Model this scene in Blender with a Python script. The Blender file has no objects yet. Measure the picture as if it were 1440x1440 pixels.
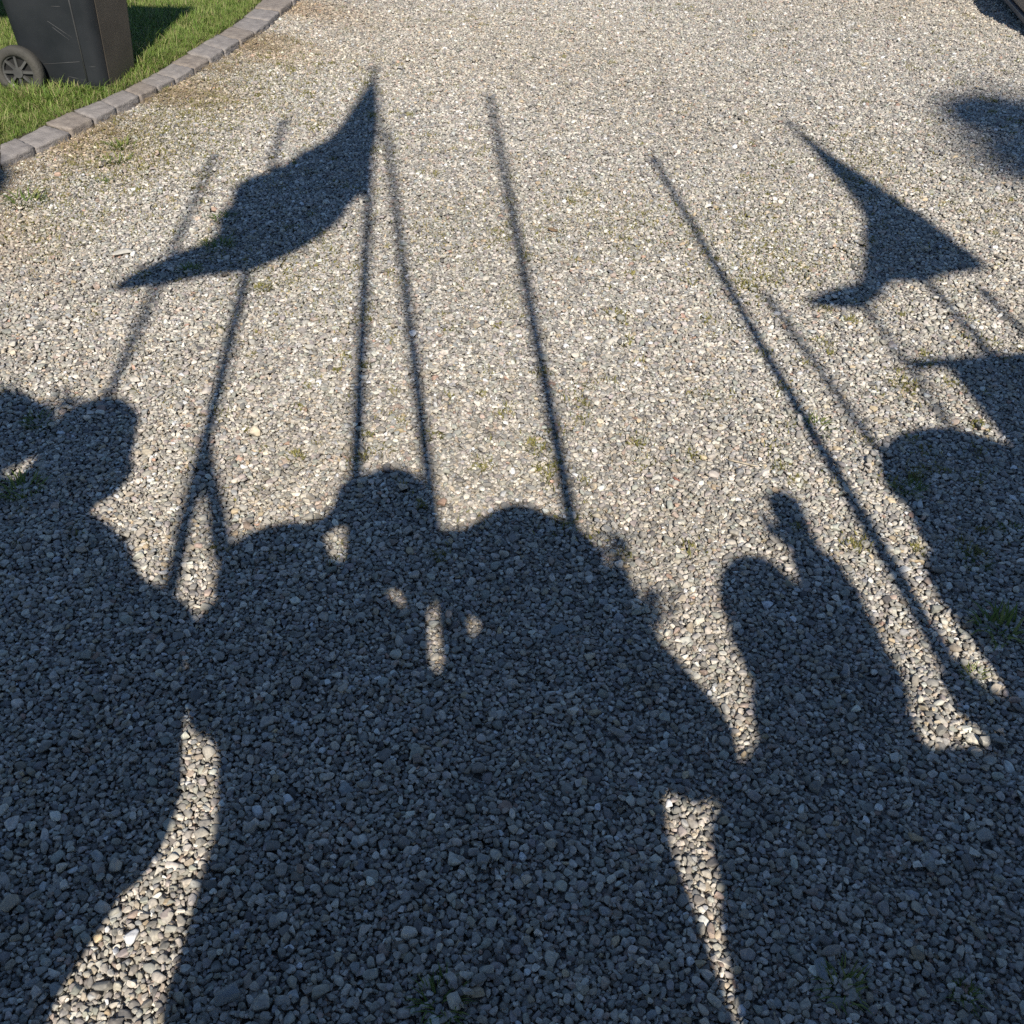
import bpy, bmesh, math, random
import numpy as np
from mathutils import Vector, Matrix, geometry
QUICK = False
random.seed(7); rng = np.random.default_rng(7)
S = bpy.context.scene
COL = S.collection

# ---------------------------------------------------------------- camera, world, sun, exposure
CAM_H, PITCH, FPX = 1.4, math.radians(38.4), 1440.0
SUN_AZ, SUN_EL = math.radians(-5.0), math.radians(39.5)      # azimuth the shadows run to, height of the sun
cam = bpy.data.cameras.new('camera'); camo = bpy.data.objects.new('camera', cam); COL.objects.link(camo)
camo.location = (0, 0, CAM_H); camo.rotation_euler = (math.pi/2 - PITCH, 0, 0)
cam.sensor_width = 36; cam.lens = 36.0; cam.clip_start = 0.02; cam.clip_end = 2000
S.camera = camo
U = Vector((math.sin(SUN_AZ), math.cos(SUN_AZ), 0))           # shadows run this way on the ground
SUN = Vector((-U.x*math.cos(SUN_EL), -U.y*math.cos(SUN_EL), math.sin(SUN_EL)))   # towards the sun
TAN = math.tan(SUN_EL)
sl = bpy.data.lights.new('sun', 'SUN'); sl.energy = 5.0; sl.angle = math.radians(0.53); sl.color = (1.0, 0.93, 0.82)
so = bpy.data.objects.new('sun', sl); COL.objects.link(so); so.rotation_euler = SUN.to_track_quat('Z', 'Y').to_euler()
w = bpy.data.worlds.new('World'); S.world = w; w.use_nodes = True
nt = w.node_tree; bg = nt.nodes['Background']; sky = nt.nodes.new('ShaderNodeTexSky')
sky.sky_type = 'NISHITA'; sky.sun_disc = False; sky.sun_elevation = SUN_EL
sky.sun_rotation = math.atan2(SUN.x, SUN.y); sky.air_density = 1.0; sky.dust_density = 0.0
sky.ozone_density = 4.6
nt.links.new(sky.outputs[0], bg.inputs[0]); bg.inputs[1].default_value = 0.077
S.view_settings.view_transform = 'Standard'; S.view_settings.look = 'None'
S.view_settings.gamma = 1; S.view_settings.exposure = 0.26; S.view_settings.use_curve_mapping = False
S.render.engine = 'CYCLES'
S.cycles.use_denoising = False
S.cycles.max_bounces = 6; S.cycles.diffuse_bounces = 3

# ---------------------------------------------------------------- helpers
def ground(px, py, z=0.0):
    """point at height z seen at pixel (px, py) of the 1440 px photograph"""
    u = (px-720)/FPX; v = (720-py)/FPX
    dy = math.cos(PITCH)+v*math.sin(PITCH); dz = -math.sin(PITCH)+v*math.cos(PITCH)
    t = (z-CAM_H)/dz
    return Vector((u*t, dy*t, z))
def caster(px, py, Y):
    """point in the upright plane y = Y whose shadow falls on the ground at pixel (px, py)"""
    g = ground(px, py); L = (g.y-Y)/U.y
    return Vector((g.x-U.x*L, Y, L*TAN))
def nodes(m): return m.node_tree.nodes, m.node_tree.links
def ramp(N, stops):
    r = N.new('ShaderNodeValToRGB'); e = r.color_ramp.elements
    while len(e) < len(stops): e.new(0.5)
    for q, (p, c) in zip(e, stops): q.position = p; q.color = (*c, 1)
    return r
def mat(name, base, var=None, scale=8.0, rough=0.8, bump=0.0, bscale=60.0, spec=0.3, metal=0.0, trans=0.0, detail=6):
    m = bpy.data.materials.new(name); m.use_nodes = True; N, L = nodes(m); b = N['Principled BSDF']
    b.inputs['Roughness'].default_value = rough; b.inputs['Metallic'].default_value = metal
    b.inputs['Specular IOR Level'].default_value = spec
    tc = N.new('ShaderNodeTexCoord'); n = N.new('ShaderNodeTexNoise'); n.inputs['Scale'].default_value = scale
    n.inputs['Detail'].default_value = detail; L.new(tc.outputs['Object'], n.inputs['Vector'])
    var = var or tuple(c*0.7 for c in base)
    r = ramp(N, [(0.3, var), (0.7, base)]); L.new(n.outputs['Fac'], r.inputs[0]); L.new(r.outputs[0], b.inputs['Base Color'])
    if bump:
        n2 = N.new('ShaderNodeTexNoise'); n2.inputs['Scale'].default_value = bscale; n2.inputs['Detail'].default_value = 5
        L.new(tc.outputs['Object'], n2.inputs['Vector']); bp = N.new('ShaderNodeBump')
        bp.inputs['Strength'].default_value = bump; bp.inputs['Distance'].default_value = 0.01
        L.new(n2.outputs['Fac'], bp.inputs['Height']); L.new(bp.outputs[0], b.inputs['Normal'])
    if trans:
        t = N.new('ShaderNodeBsdfTranslucent'); mx = N.new('ShaderNodeMixShader'); mx.inputs[0].default_value = trans
        L.new(r.outputs[0], t.inputs['Color']); L.new(b.outputs[0], mx.inputs[1]); L.new(t.outputs[0], mx.inputs[2])
        L.new(mx.outputs[0], N['Material Output'].inputs['Surface'])
    return m
def link(name, me, m=None, parent=None, smooth=False, **props):
    if m: me.materials.clear(); me.materials.append(m)
    if smooth: me.polygons.foreach_set('use_smooth', [True]*len(me.polygons))
    o = bpy.data.objects.new(name, me); COL.objects.link(o)
    if parent:
        o.parent = parent; o.matrix_parent_inverse = Matrix.Translation(-parent.location) if False else Matrix.Identity(4)
    for k, v in props.items(): o[k] = v
    return o
def bm_obj(name, bm, m, parent=None, smooth=False, **props):
    if parent is not None:
        Mw = Matrix.Identity(4); q = parent
        while q is not None: Mw = q.matrix_basis @ Mw; q = q.parent
        bmesh.ops.transform(bm, matrix=Mw.inverted(), verts=bm.verts)
    me = bpy.data.meshes.new(name); bm.to_mesh(me); bm.free()
    return link(name, me, m, parent, smooth, **props)
def empty(name, loc, **props):
    o = bpy.data.objects.new(name, None); COL.objects.link(o); o.matrix_basis = Matrix.Translation(loc)
    o.empty_display_size = 0.1
    for k, v in props.items(): o[k] = v
    return o
def add_box(bm, cx, cy, cz, sx, sy, sz, rot=None, bevel=0.0, seg=2):
    r = bmesh.ops.create_cube(bm, size=1); vs = r['verts']
    bmesh.ops.scale(bm, vec=(sx, sy, sz), verts=vs)
    if bevel:
        es = list({e for v in vs for e in v.link_edges})
        rr = bmesh.ops.bevel(bm, geom=es, offset=bevel, segments=seg, affect='EDGES', profile=0.6)
        vs = list({v for f in rr['faces'] for v in f.verts} | {v for v in vs if v.is_valid})
        seen = set(vs); st = list(vs)
        while st:
            for e in st.pop().link_edges:
                for q in e.verts:
                    if q not in seen: seen.add(q); st.append(q)
        vs = list(seen)
    M = Matrix.Translation((cx, cy, cz))
    if rot is not None: M = M @ rot
    bmesh.ops.transform(bm, matrix=M, verts=vs)
    return vs
def frame_to(a, b):
    d = (b-a); q = d.to_track_quat('Z', 'Y').to_matrix().to_4x4()
    return Matrix.Translation(a) @ q, d.length
def add_tube(bm, a, b, r1, r2, seg=12):
    M, L = frame_to(a, b)
    r = bmesh.ops.create_cone(bm, cap_ends=True, segments=seg, radius1=r1, radius2=r2, depth=L)
    bmesh.ops.transform(bm, matrix=M @ Matrix.Translation((0, 0, L/2)), verts=r['verts'])
def add_ball(bm, c, r, sc=(1, 1, 1), sub=2):
    q = bmesh.ops.create_icosphere(bm, subdivisions=sub, radius=r)
    bmesh.ops.transform(bm, matrix=Matrix.Translation(c) @ Matrix.Diagonal((*sc, 1)), verts=q['verts'])
def add_limb(bm, pts):
    """chain of tapering capsules: pts = [(Vector, radius), ...]"""
    for (a, ra), (b, rb) in zip(pts, pts[1:]):
        add_ball(bm, a, ra); add_ball(bm, b, rb); add_tube(bm, a, b, ra, rb, 16)
def lathe(bm, prof, c=(0, 0, 0), seg=28, sx=1, sy=1, M=None, caps=True):
    rings = []
    for r, z in prof:
        rings.append([bm.verts.new((r*math.cos(2*math.pi*i/seg)*sx, r*math.sin(2*math.pi*i/seg)*sy, z)) for i in range(seg)])
    for A, B in zip(rings, rings[1:]):
        for i in range(seg): bm.faces.new((A[i], A[(i+1) % seg], B[(i+1) % seg], B[i]))
    for R, fl in ((rings[0], True), (rings[-1], False)) if caps else ():
        bm.faces.new(R[::-1] if fl else R)
    bmesh.ops.transform(bm, matrix=Matrix.Translation(c) @ (M or Matrix.Identity(4)), verts=[v for R in rings for v in R])
def remeshed(name, bm, voxel, m, parent, smooth_it=4, **props):
    """fuse what bm holds into one closed surface"""
    o = bm_obj(name, bm, m, parent, True, **props)
    md = o.modifiers.new('fuse', 'REMESH'); md.mode = 'VOXEL'; md.voxel_size = voxel; md.use_smooth_shade = True
    sm = o.modifiers.new('soft', 'SMOOTH'); sm.iterations = smooth_it; sm.factor = 0.5
    dg = bpy.context.evaluated_depsgraph_get(); dg.update()
    me = bpy.data.meshes.new_from_object(o.evaluated_get(dg)); o.modifiers.clear()
    old = o.data; o.data = me; bpy.data.meshes.remove(old); me.name = name
    if m: me.materials.clear(); me.materials.append(m)
    return o

# ---------------------------------------------------------------- materials of the ground
def gravel_stone_material():
    m = bpy.data.materials.new('gravel_stone'); m.use_nodes = True; N, L = nodes(m); b = N['Principled BSDF']
    b.inputs['Roughness'].default_value = 0.62; b.inputs['Specular IOR Level'].default_value = 0.35
    at = N.new('ShaderNodeAttribute'); at.attribute_type = 'INSTANCER'; at.attribute_name = 'tint'
    tc = N.new('ShaderNodeTexCoord'); oi = N.new('ShaderNodeObjectInfo')
    ad = N.new('ShaderNodeVectorMath'); ad.operation = 'ADD'; sc = N.new('ShaderNodeVectorMath'); sc.operation = 'SCALE'
    cb = N.new('ShaderNodeCombineXYZ'); L.new(oi.outputs['Random'], cb.inputs[0]); L.new(oi.outputs['Random'], cb.inputs[1])
    L.new(cb.outputs[0], sc.inputs[0]); sc.inputs['Scale'].default_value = 77
    L.new(tc.outputs['Object'], ad.inputs[0]); L.new(sc.outputs[0], ad.inputs[1])
    n = N.new('ShaderNodeTexNoise'); n.inputs['Scale'].default_value = 1.6; n.inputs['Detail'].default_value = 7; n.inputs['Roughness'].default_value = 0.65
    L.new(ad.outputs[0], n.inputs['Vector'])
    r = ramp(N, [(0.3, (0.62, 0.62, 0.63)), (0.5, (0.97, 0.96, 0.95)), (0.72, (1.25, 1.22, 1.17))])
    L.new(n.outputs['Fac'], r.inputs[0])
    mx = N.new('ShaderNodeMixRGB'); mx.blend_type = 'MULTIPLY'; mx.inputs[0].default_value = 1
    L.new(at.outputs['Color'], mx.inputs[1]); L.new(r.outputs[0], mx.inputs[2]); L.new(mx.outputs[0], b.inputs['Base Color'])
    n2 = N.new('ShaderNodeTexNoise'); n2.inputs['Scale'].default_value = 5; n2.inputs['Detail'].default_value = 6
    L.new(ad.outputs[0], n2.inputs['Vector']); bp = N.new('ShaderNodeBump'); bp.inputs['Strength'].default_value = 0.35; bp.inputs['Distance'].default_value = 0.001
    L.new(n2.outputs['Fac'], bp.inputs['Height']); L.new(bp.outputs[0], b.inputs['Normal'])
    return m
def far_gravel_material():
    m = bpy.data.materials.new('gravel_bed'); m.use_nodes = True; N, L = nodes(m); b = N['Principled BSDF']
    b.inputs['Roughness'].default_value = 0.9
    tc = N.new('ShaderNodeTexCoord'); v = N.new('ShaderNodeTexVoronoi'); v.inputs['Scale'].default_value = 70
    L.new(tc.outputs['Object'], v.inputs['Vector'])
    sp = N.new('ShaderNodeSeparateColor'); L.new(v.outputs['Color'], sp.inputs[0])
    r = ramp(N, [(0.0, (0.10, 0.095, 0.085)), (0.45, (0.30, 0.285, 0.26)), (0.8, (0.42, 0.40, 0.36)), (1.0, (0.58, 0.56, 0.52))])
    L.new(sp.outputs[0], r.inputs[0])
    n = N.new('ShaderNodeTexNoise'); n.inputs['Scale'].default_value = 0.35; n.inputs['Detail'].default_value = 5; L.new(tc.outputs['Object'], n.inputs['Vector'])
    r2 = ramp(N, [(0.35, (0.8, 0.79, 0.76)), (0.65, (1, 1, 1))]); L.new(n.outputs['Fac'], r2.inputs[0])
    mx = N.new('ShaderNodeMixRGB'); mx.blend_type = 'MULTIPLY'; mx.inputs[0].default_value = 1
    L.new(r.outputs[0], mx.inputs[1]); L.new(r2.outputs[0], mx.inputs[2])
    L.new(mx.outputs[0], b.inputs['Base Color'])
    bp = N.new('ShaderNodeBump'); bp.inputs['Strength'].default_value = 0.9; bp.inputs['Distance'].default_value = 0.01; bp.invert = True
    L.new(v.outputs['Distance'], bp.inputs['Height']); L.new(bp.outputs[0], b.inputs['Normal'])
    return m
M_SOIL = mat('fine_grit', (0.20, 0.18, 0.15), (0.10, 0.09, 0.075), 90, 0.95, 0.8, 300)
M_STONE = gravel_stone_material()
M_FAR = far_gravel_material()
M_EARTH = mat('lawn_earth', (0.07, 0.065, 0.03), (0.035, 0.04, 0.015), 14, 0.95, 0.6, 90)

# ---------------------------------------------------------------- kerb line (traced on its top, 7 cm up)
KZ = 0.028
outer = [(-60, 262), (0, 229), (49, 205), (98, 183), (131, 167), (162, 151), (196, 134.5), (220, 121), (245, 108.5), (272, 94), (294, 82), (315, 70), (337, 56), (357, 43), (378, 28), (394, 14), (412, 0), (428, -14), (443, -28), (458, -42), (472, -56)]
inner = [(-60, 222), (0, 203), (23, 193.5), (63, 173), (102, 156), (141, 141), (173, 126), (196, 113), (217, 101), (240, 87), (262, 74), (284, 61), (306, 48), (324, 35), (343, 22), (358, 10), (372, -2), (389, -17), (405, -31), (420, -45), (434, -59)]
OUT = [ground(x, y, KZ) for x, y in outer]; INN = [ground(x, y, KZ) for x, y in inner]
def kerb_x(y):
    """x of the kerb's gravel side at depth y"""
    ys = [p.y for p in OUT]; xs = [p.x for p in OUT]
    return float(np.interp(y, ys, xs))
kerb = empty('kerb', (OUT[8].x, OUT[8].y, 0), kind='structure')
def kerb_stone_mesh(a, b, c, d, seed):
    """rough block between a-b (gravel side) and d-c (lawn side)"""
    rs = random.Random(seed); bm = bmesh.new()
    gap = 0.0025
    L = (b-a).normalized()
    a = a+L*gap; d = d+L*gap; b = b-L*gap; c = c-L*gap
    dz = rs.uniform(-0.004, 0.004); n = 5
    lo = -0.03
    jit = Vector((rs.uniform(-.004, .004), rs.uniform(-.004, .004), 0))
    pts = {}
    q = bmesh.ops.create_cube(bm, size=1)
    es = list(bm.edges); bmesh.ops.subdivide_edges(bm, edges=es, cuts=9, use_grid_fill=True)
    for v in bm.verts:
        s, t, h = v.co.x+.5, v.co.y+.5, v.co.z+.5
        # ease the edges
        p = (a*(1-s)+b*s)*(1-t)+(d*(1-s)+c*s)*t
        z = lo+(KZ+dz-lo)*h
        r = 0.009
        es_ = min(s, 1-s)*0.2; et = min(t, 1-t)*0.12; eh = (1-h)*0.1
        k = sum(1 for e_ in (es_, et, eh) if e_ < 0.002)
        if k >= 2:
            p = p.lerp((a+b+c+d)/4, 0.012+0.03*rs.random())
            if eh < 0.002: z -= rs.uniform(0.002, 0.006)
        elif h > 0.99: z += rs.uniform(-0.0022, 0.0022)
        else: p = p+Vector((rs.uniform(-.003, .003), rs.uniform(-.003, .003), 0))
        v.co = Vector((p.x, p.y, z))+jit
    return bm
M_KERB = mat('kerb_granite', (0.33, 0.30, 0.28), (0.22, 0.20, 0.19), 26, 0.85, 0.5, 140)
M_KERB2 = mat('kerb_granite_warm', (0.33, 0.285, 0.245), (0.20, 0.17, 0.15), 30, 0.85, 0.5, 160)
def lerp_line(P, t):
    i = min(int(t), len(P)-2); return P[i].lerp(P[i+1], t-i)
for i in range(len(OUT)-1):
    bm = kerb_stone_mesh(OUT[i], OUT[i+1], INN[i+1], INN[i], 100+i)
    bmesh.ops.recalc_face_normals(bm, faces=bm.faces)
    bm_obj('kerb_stone', bm, M_KERB if i % 3 else M_KERB2, kerb, True)

# ---------------------------------------------------------------- gravel and ground sheets
def sheet(name, pts, z, m, **props):
    bm = bmesh.new(); bm.faces.new([bm.verts.new((x, y, z)) for x, y in pts])
    bmesh.ops.triangulate(bm, faces=bm.faces)
    bmesh.ops.recalc_face_normals(bm, faces=bm.faces)
    for f in bm.faces:
        if f.normal.z < 0: f.normal_flip()
    return bm_obj(name, bm, m, None, False, **props)
sheet('gravel_ground', [(-300, -300), (300, -300), (300, 300), (-300, 300)], -0.012, M_FAR, kind='structure')
# lawn: from the kerb's inner edge away to the left
mid = [(o*0.5+i*0.5) for o, i in zip(OUT, INN)]
d0 = (mid[0]-mid[1]).normalized()
lawn_edge = [(mid[0]+d0*3.0)]+mid+[Vector((mid[-1].x+1.2, 14, 0)), Vector((2.0, 60, 0))]
sheet('lawn', [(p.x, p.y) for p in lawn_edge]+[(-80, 60), (-80, lawn_edge[0].y)], 0.018, M_EARTH, kind='structure')

def stone_variants(n, sub):
    outm = []
    for k in range(n):
        rs = random.Random(900+k); bm = bmesh.new()
        bmesh.ops.create_icosphere(bm, subdivisions=sub, radius=1)
        planes = []
        for _ in range(rs.randint(9, 15)):
            v = Vector((rs.gauss(0, 1), rs.gauss(0, 1), rs.gauss(0, 1))).normalized(); planes.append((v, rs.uniform(0.42, 0.78)))
        lob = [(Vector((rs.gauss(0, 1), rs.gauss(0, 1), rs.gauss(0, 1))).normalized(), rs.uniform(-.16, .2)) for _ in range(5)]
        for v in bm.verts:
            d = v.co.normalized(); r = 1+sum(a*max(0, d.dot(q))**2 for q, a in lob)
            p = d*r
            for q, h in planes:
                e = p.dot(q)-h
                if e > 0: p -= q*e*0.97
            v.co = p
        bx = [max(abs(v.co[i]) for v in bm.verts) for i in range(3)]
        b_, c_ = rs.uniform(.52, .92), rs.uniform(.38, .70)
        for v in bm.verts: v.co = Vector((v.co.x/bx[0], v.co.y/bx[1]*b_, v.co.z/bx[2]*c_))
        me = bpy.data.meshes.new('pebble_shape'); bm.to_mesh(me); bm.free()
        me.polygons.foreach_set('use_smooth', [True]*len(me.polygons)); me.materials.append(M_STONE)
        outm.append((me, b_, c_))
    return outm
NV = 28
SV = stone_variants(NV, 3 if not QUICK else 2)
bvar = np.array([s[1] for s in SV]); cvar = np.array([s[2] for s in SV])
# dips and swells of the bed
def bed_height(x, y):
    return 0.004*np.sin(x*1.7+0.4)*np.cos(y*1.1+1.0)+0.0015*np.sin(x*4.3+y*2.9)
# candidate stones
X0, X1, Y0, Y1 = -4.3, 4.6, -0.15, 8.3
COVER = 0.35 if QUICK else 2.2
area = (X1-X0)*(Y1-Y0)
def in_view(x, y):
    half = 0.5*(y*math.cos(PITCH)+0.87)+0.55
    k = np.interp(y, [p.y for p in OUT], [p.x for p in OUT])
    return (np.abs(x) < half) & (x > k+0.004)
mean_r = 0.0055
nall = int(area*COVER/(math.pi*mean_r*mean_r*0.78))
px = rng.uniform(X0, X1, nall); py = rng.uniform(Y0, Y1, nall)
far = rng.random(nall) < np.interp(py, [0, 3.2, 6, 8.3], [1, 1, 0.72, 0.62])
keep = in_view(px, py) & far
px, py = px[keep], py[keep]; n = len(px)
rad = np.clip(np.exp(rng.normal(math.log(0.0052), 0.37, n)), 0.0026, 0.0150)
var_i = rng.integers(0, NV, n)
yaw = rng.uniform(0, 2*math.pi, n)
tilt = np.abs(rng.normal(0, 0.25, n)); big = rng.random(n) < 0.07; tilt[big] = rng.uniform(0.5, 1.5, big.sum())
tdir = rng.uniform(0, 2*math.pi, n)
res = 0.0025
W = int((X1-X0)/res)+40; H = int((Y1-Y0)/res)+40
hm = np.full((H, W), -0.012, np.float32)
order = np.argsort(rng.random(n)-rad*18)           # big ones somewhat earlier
batches = np.array_split(order, 70)
offs = [(0, 0)]+[(0.5*math.cos(a), 0.5*math.sin(a)) for a in np.arange(6)*math.pi/3]+[(0.92*math.cos(a), 0.92*math.sin(a)) for a in np.arange(10)*math.pi/5]
pz = np.zeros(n, np.float32)
def idx(x, y):
    return np.clip(((y-Y0)/res+20).astype(np.int32), 0, H-1), np.clip(((x-X0)/res+20).astype(np.int32), 0, W-1)
gridr = np.arange(-6, 7)
for bt in batches:
    r = rad[bt]; b_ = bvar[var_i[bt]]; c_ = cvar[var_i[bt]]
    ca, sa = np.cos(yaw[bt]), np.sin(yaw[bt]); best = None
    for trial in range(8):                          # a stone rolls to the lowest spot near it
        jx = rng.normal(0, 0.007, len(bt)) if trial else np.zeros(len(bt)); jy = rng.normal(0, 0.007, len(bt)) if trial else np.zeros(len(bt))
        x = px[bt]+jx; y = py[bt]+jy; hs = []
        for ox, oy in offs:
            qx = ox*r*0.9; qy = oy*r*b_*0.9
            ii, jj = idx(x+qx*ca-qy*sa, y+qx*sa+qy*ca); hs.append(hm[ii, jj])
        hs = np.array(hs); lvl = 0.55*hs.max(0)+0.45*hs.mean(0)
        if best is None: best = (lvl, x, y)
        else:
            m_ = lvl < best[0]; best = (np.where(m_, lvl, best[0]), np.where(m_, x, best[1]), np.where(m_, y, best[2]))
    lvl, x, y = best
    z = lvl+r*c_*0.55
    px[bt], py[bt], pz[bt] = x, y, z
    for dx in gridr:
        for dy in gridr:
            X = dx*res; Y = dy*res
            lx = (X*ca+Y*sa)/r; ly = (-X*sa+Y*ca)/(r*b_)
            q = lx*lx+ly*ly; ok = q < 0.95
            if not ok.any(): continue
            ii, jj = idx(x[ok]+X, y[ok]+Y)
            np.maximum.at(hm, (ii, jj), (z[ok]+r[ok]*c_[ok]*np.sqrt(1-q[ok])*0.8).astype(np.float32))
# bury what is hidden: drop stones well under the surface
ii, jj = idx(px, py)
visible = (pz+rad*cvar[var_i]) > hm[ii, jj]-0.010
print('stones', n, 'kept', int(visible.sum()))
sel = np.where(visible)[0]
top_mean = float(np.mean(hm[np.clip(((py[sel]-Y0)/res+20).astype(int), 0, H-1), np.clip(((px[sel]-X0)/res+20).astype(int), 0, W-1)]))
print('bed', top_mean)
pz = pz-top_mean*0.75+bed_height(px, py)            # the surface lies near z = 0
SURF = top_mean*0.25
# colours
pal = np.array([(0.36, 0.345, 0.315), (0.43, 0.41, 0.375), (0.30, 0.295, 0.28), (0.50, 0.48, 0.445), (0.24, 0.235, 0.225), (0.37, 0.33, 0.275), (0.305, 0.315, 0.29), (0.29, 0.30, 0.31), (0.60, 0.58, 0.545), (0.35, 0.29, 0.255), (0.17, 0.165, 0.165), (0.42, 0.35, 0.25), (0.33, 0.305, 0.30), (0.38, 0.27, 0.22)])
wts = np.array([17, 15, 14, 11, 10, 8, 7, 6, 5, 3.0, 5, 1.2, 6, 0.5]); wts = wts/wts.sum()
ci = rng.choice(len(pal), n, p=wts)
col = pal[ci]*np.exp(rng.normal(0.03, 0.19, n))[:, None]*(1+rng.normal(0, 0.012, (n, 3)))
dist_k = px-np.interp(py, [p.y for p in OUT], [p.x for p in OUT])
lf = np.sin(px*2.3+1.1*np.sin(py*1.3))*np.cos(py*1.9+.7*px)+.6*np.sin(px*6.1-py*3.7)*np.cos(py*5.3)
col = col*(1+.055*lf)[:, None]
wm = np.clip(np.sin(px*1.1+2)*np.sin(py*1.4+px*.6)+.2, 0, 1); col = col*(1-wm[:, None]*np.array([.0, .02, .05]))
dirt = np.clip(1-dist_k/0.7, 0, 1)*np.clip(0.5+0.6*np.sin(px*5+py*7), 0.15, 1)*0.85
col = col*(1-dirt[:, None])+col*np.array([0.80, 0.66, 0.50])*dirt[:, None]
col = np.clip(col*1.12*np.array([1.02, 1.0, .965]), 0.03, 0.75)
def rot_matrix_euler():
    # tilt about a horizontal axis after the yaw -> euler XYZ
    e = np.zeros((n, 3), np.float32)
    e[:, 0] = tilt*np.cos(tdir); e[:, 1] = tilt*np.sin(tdir); e[:, 2] = yaw
    return e
eul = rot_matrix_euler()
def pebble_points(name, s):
    me = bpy.data.meshes.new(name); k = len(s); me.vertices.add(k)
    co = np.stack([px[s], py[s], pz[s]], 1).astype(np.float32); me.vertices.foreach_set('co', co.ravel())
    def attr(nm, ty, key, arr):
        a = me.attributes.new(nm, ty, 'POINT'); a.data.foreach_set(key, arr.ravel())
    attr('rot', 'FLOAT_VECTOR', 'vector', eul[s].astype(np.float32))
    attr('size', 'FLOAT', 'value', rad[s].astype(np.float32))
    attr('pick', 'INT', 'value', var_i[s].astype(np.int32))
    attr('tint', 'FLOAT_COLOR', 'color', np.concatenate([col[s], np.ones((k, 1))], 1).astype(np.float32))
    return me
lib = bpy.data.collections.new('pebble_shapes')
for k, (me, _, _) in enumerate(SV):
    lib.objects.link(bpy.data.objects.new('pebble_%02d' % k, me))
def scatter_group(name, coll):
    ng = bpy.data.node_groups.new(name, 'GeometryNodeTree')
    ng.interface.new_socket('Geometry', in_out='INPUT', socket_type='NodeSocketGeometry')
    ng.interface.new_socket('Geometry', in_out='OUTPUT', socket_type='NodeSocketGeometry')
    N, L = ng.nodes, ng.links
    gi = N.new('NodeGroupInput'); go = N.new('NodeGroupOutput')
    ci = N.new('GeometryNodeCollectionInfo'); ci.inputs['Collection'].default_value = coll
    ci.inputs['Separate Children'].default_value = True; ci.inputs['Reset Children'].default_value = True
    ip = N.new('GeometryNodeInstanceOnPoints'); ip.inputs['Pick Instance'].default_value = True
    def na(nm, ty):
        q = N.new('GeometryNodeInputNamedAttribute'); q.data_type = ty; q.inputs['Name'].default_value = nm; return q.outputs['Attribute']
    L.new(gi.outputs[0], ip.inputs['Points']); L.new(ci.outputs[0], ip.inputs['Instance'])
    L.new(na('pick', 'INT'), ip.inputs['Instance Index']); L.new(na('rot', 'FLOAT_VECTOR'), ip.inputs['Rotation'])
    L.new(na('size', 'FLOAT'), ip.inputs['Scale']); L.new(ip.outputs[0], go.inputs[0])
    return ng
o = link('gravel', pebble_points('gravel', sel), kind='stuff')
md = o.modifiers.new('scatter', 'NODES'); md.node_group = scatter_group('scatter_pebbles', lib)

# ---------------------------------------------------------------- blades: grass and weeds
def leaf_material(name, cols, trans=0.25):
    m = bpy.data.materials.new(name); m.use_nodes = True; N, L = nodes(m); b = N['Principled BSDF']
    b.inputs['Roughness'].default_value = 0.55; b.inputs['Specular IOR Level'].default_value = 0.3
    at = N.new('ShaderNodeAttribute'); at.attribute_name = 'shade'
    oi = N.new('ShaderNodeObjectInfo'); ad = N.new('ShaderNodeMath'); ad.operation = 'MULTIPLY_ADD'
    L.new(oi.outputs['Random'], ad.inputs[0]); ad.inputs[1].default_value = 0.35; L.new(at.outputs['Fac'], ad.inputs[2])
    r = ramp(N, cols); L.new(ad.outputs[0], r.inputs[0]); L.new(r.outputs[0], b.inputs['Base Color'])
    t = N.new('ShaderNodeBsdfTranslucent'); mx = N.new('ShaderNodeMixShader'); mx.inputs[0].default_value = trans
    L.new(r.outputs[0], t.inputs['Color']); L.new(b.outputs[0], mx.inputs[1]); L.new(t.outputs[0], mx.inputs[2])
    L.new(mx.outputs[0], N['Material Output'].inputs['Surface'])
    return m
M_GRASS = leaf_material('grass_blade', [(0.0, (0.08, 0.15, 0.025)), (0.4, (0.16, 0.26, 0.045)), (0.75, (0.27, 0.34, 0.09)), (1.0, (0.38, 0.33, 0.17))])
M_WEED = leaf_material('weed_leaf', [(0.0, (0.065, 0.11, 0.022)), (0.5, (0.14, 0.20, 0.042)), (1.0, (0.28, 0.29, 0.09))])
M_MOSS = leaf_material('moss_leaf', [(0.0, (0.14, 0.14, 0.04)), (0.5, (0.22, 0.21, 0.06)), (1.0, (0.32, 0.28, 0.11))])
M_STRAW = leaf_material('dry_straw', [(0.0, (0.20, 0.13, 0.07)), (0.5, (0.36, 0.26, 0.13)), (1.0, (0.50, 0.40, 0.24))], 0.1)
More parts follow.
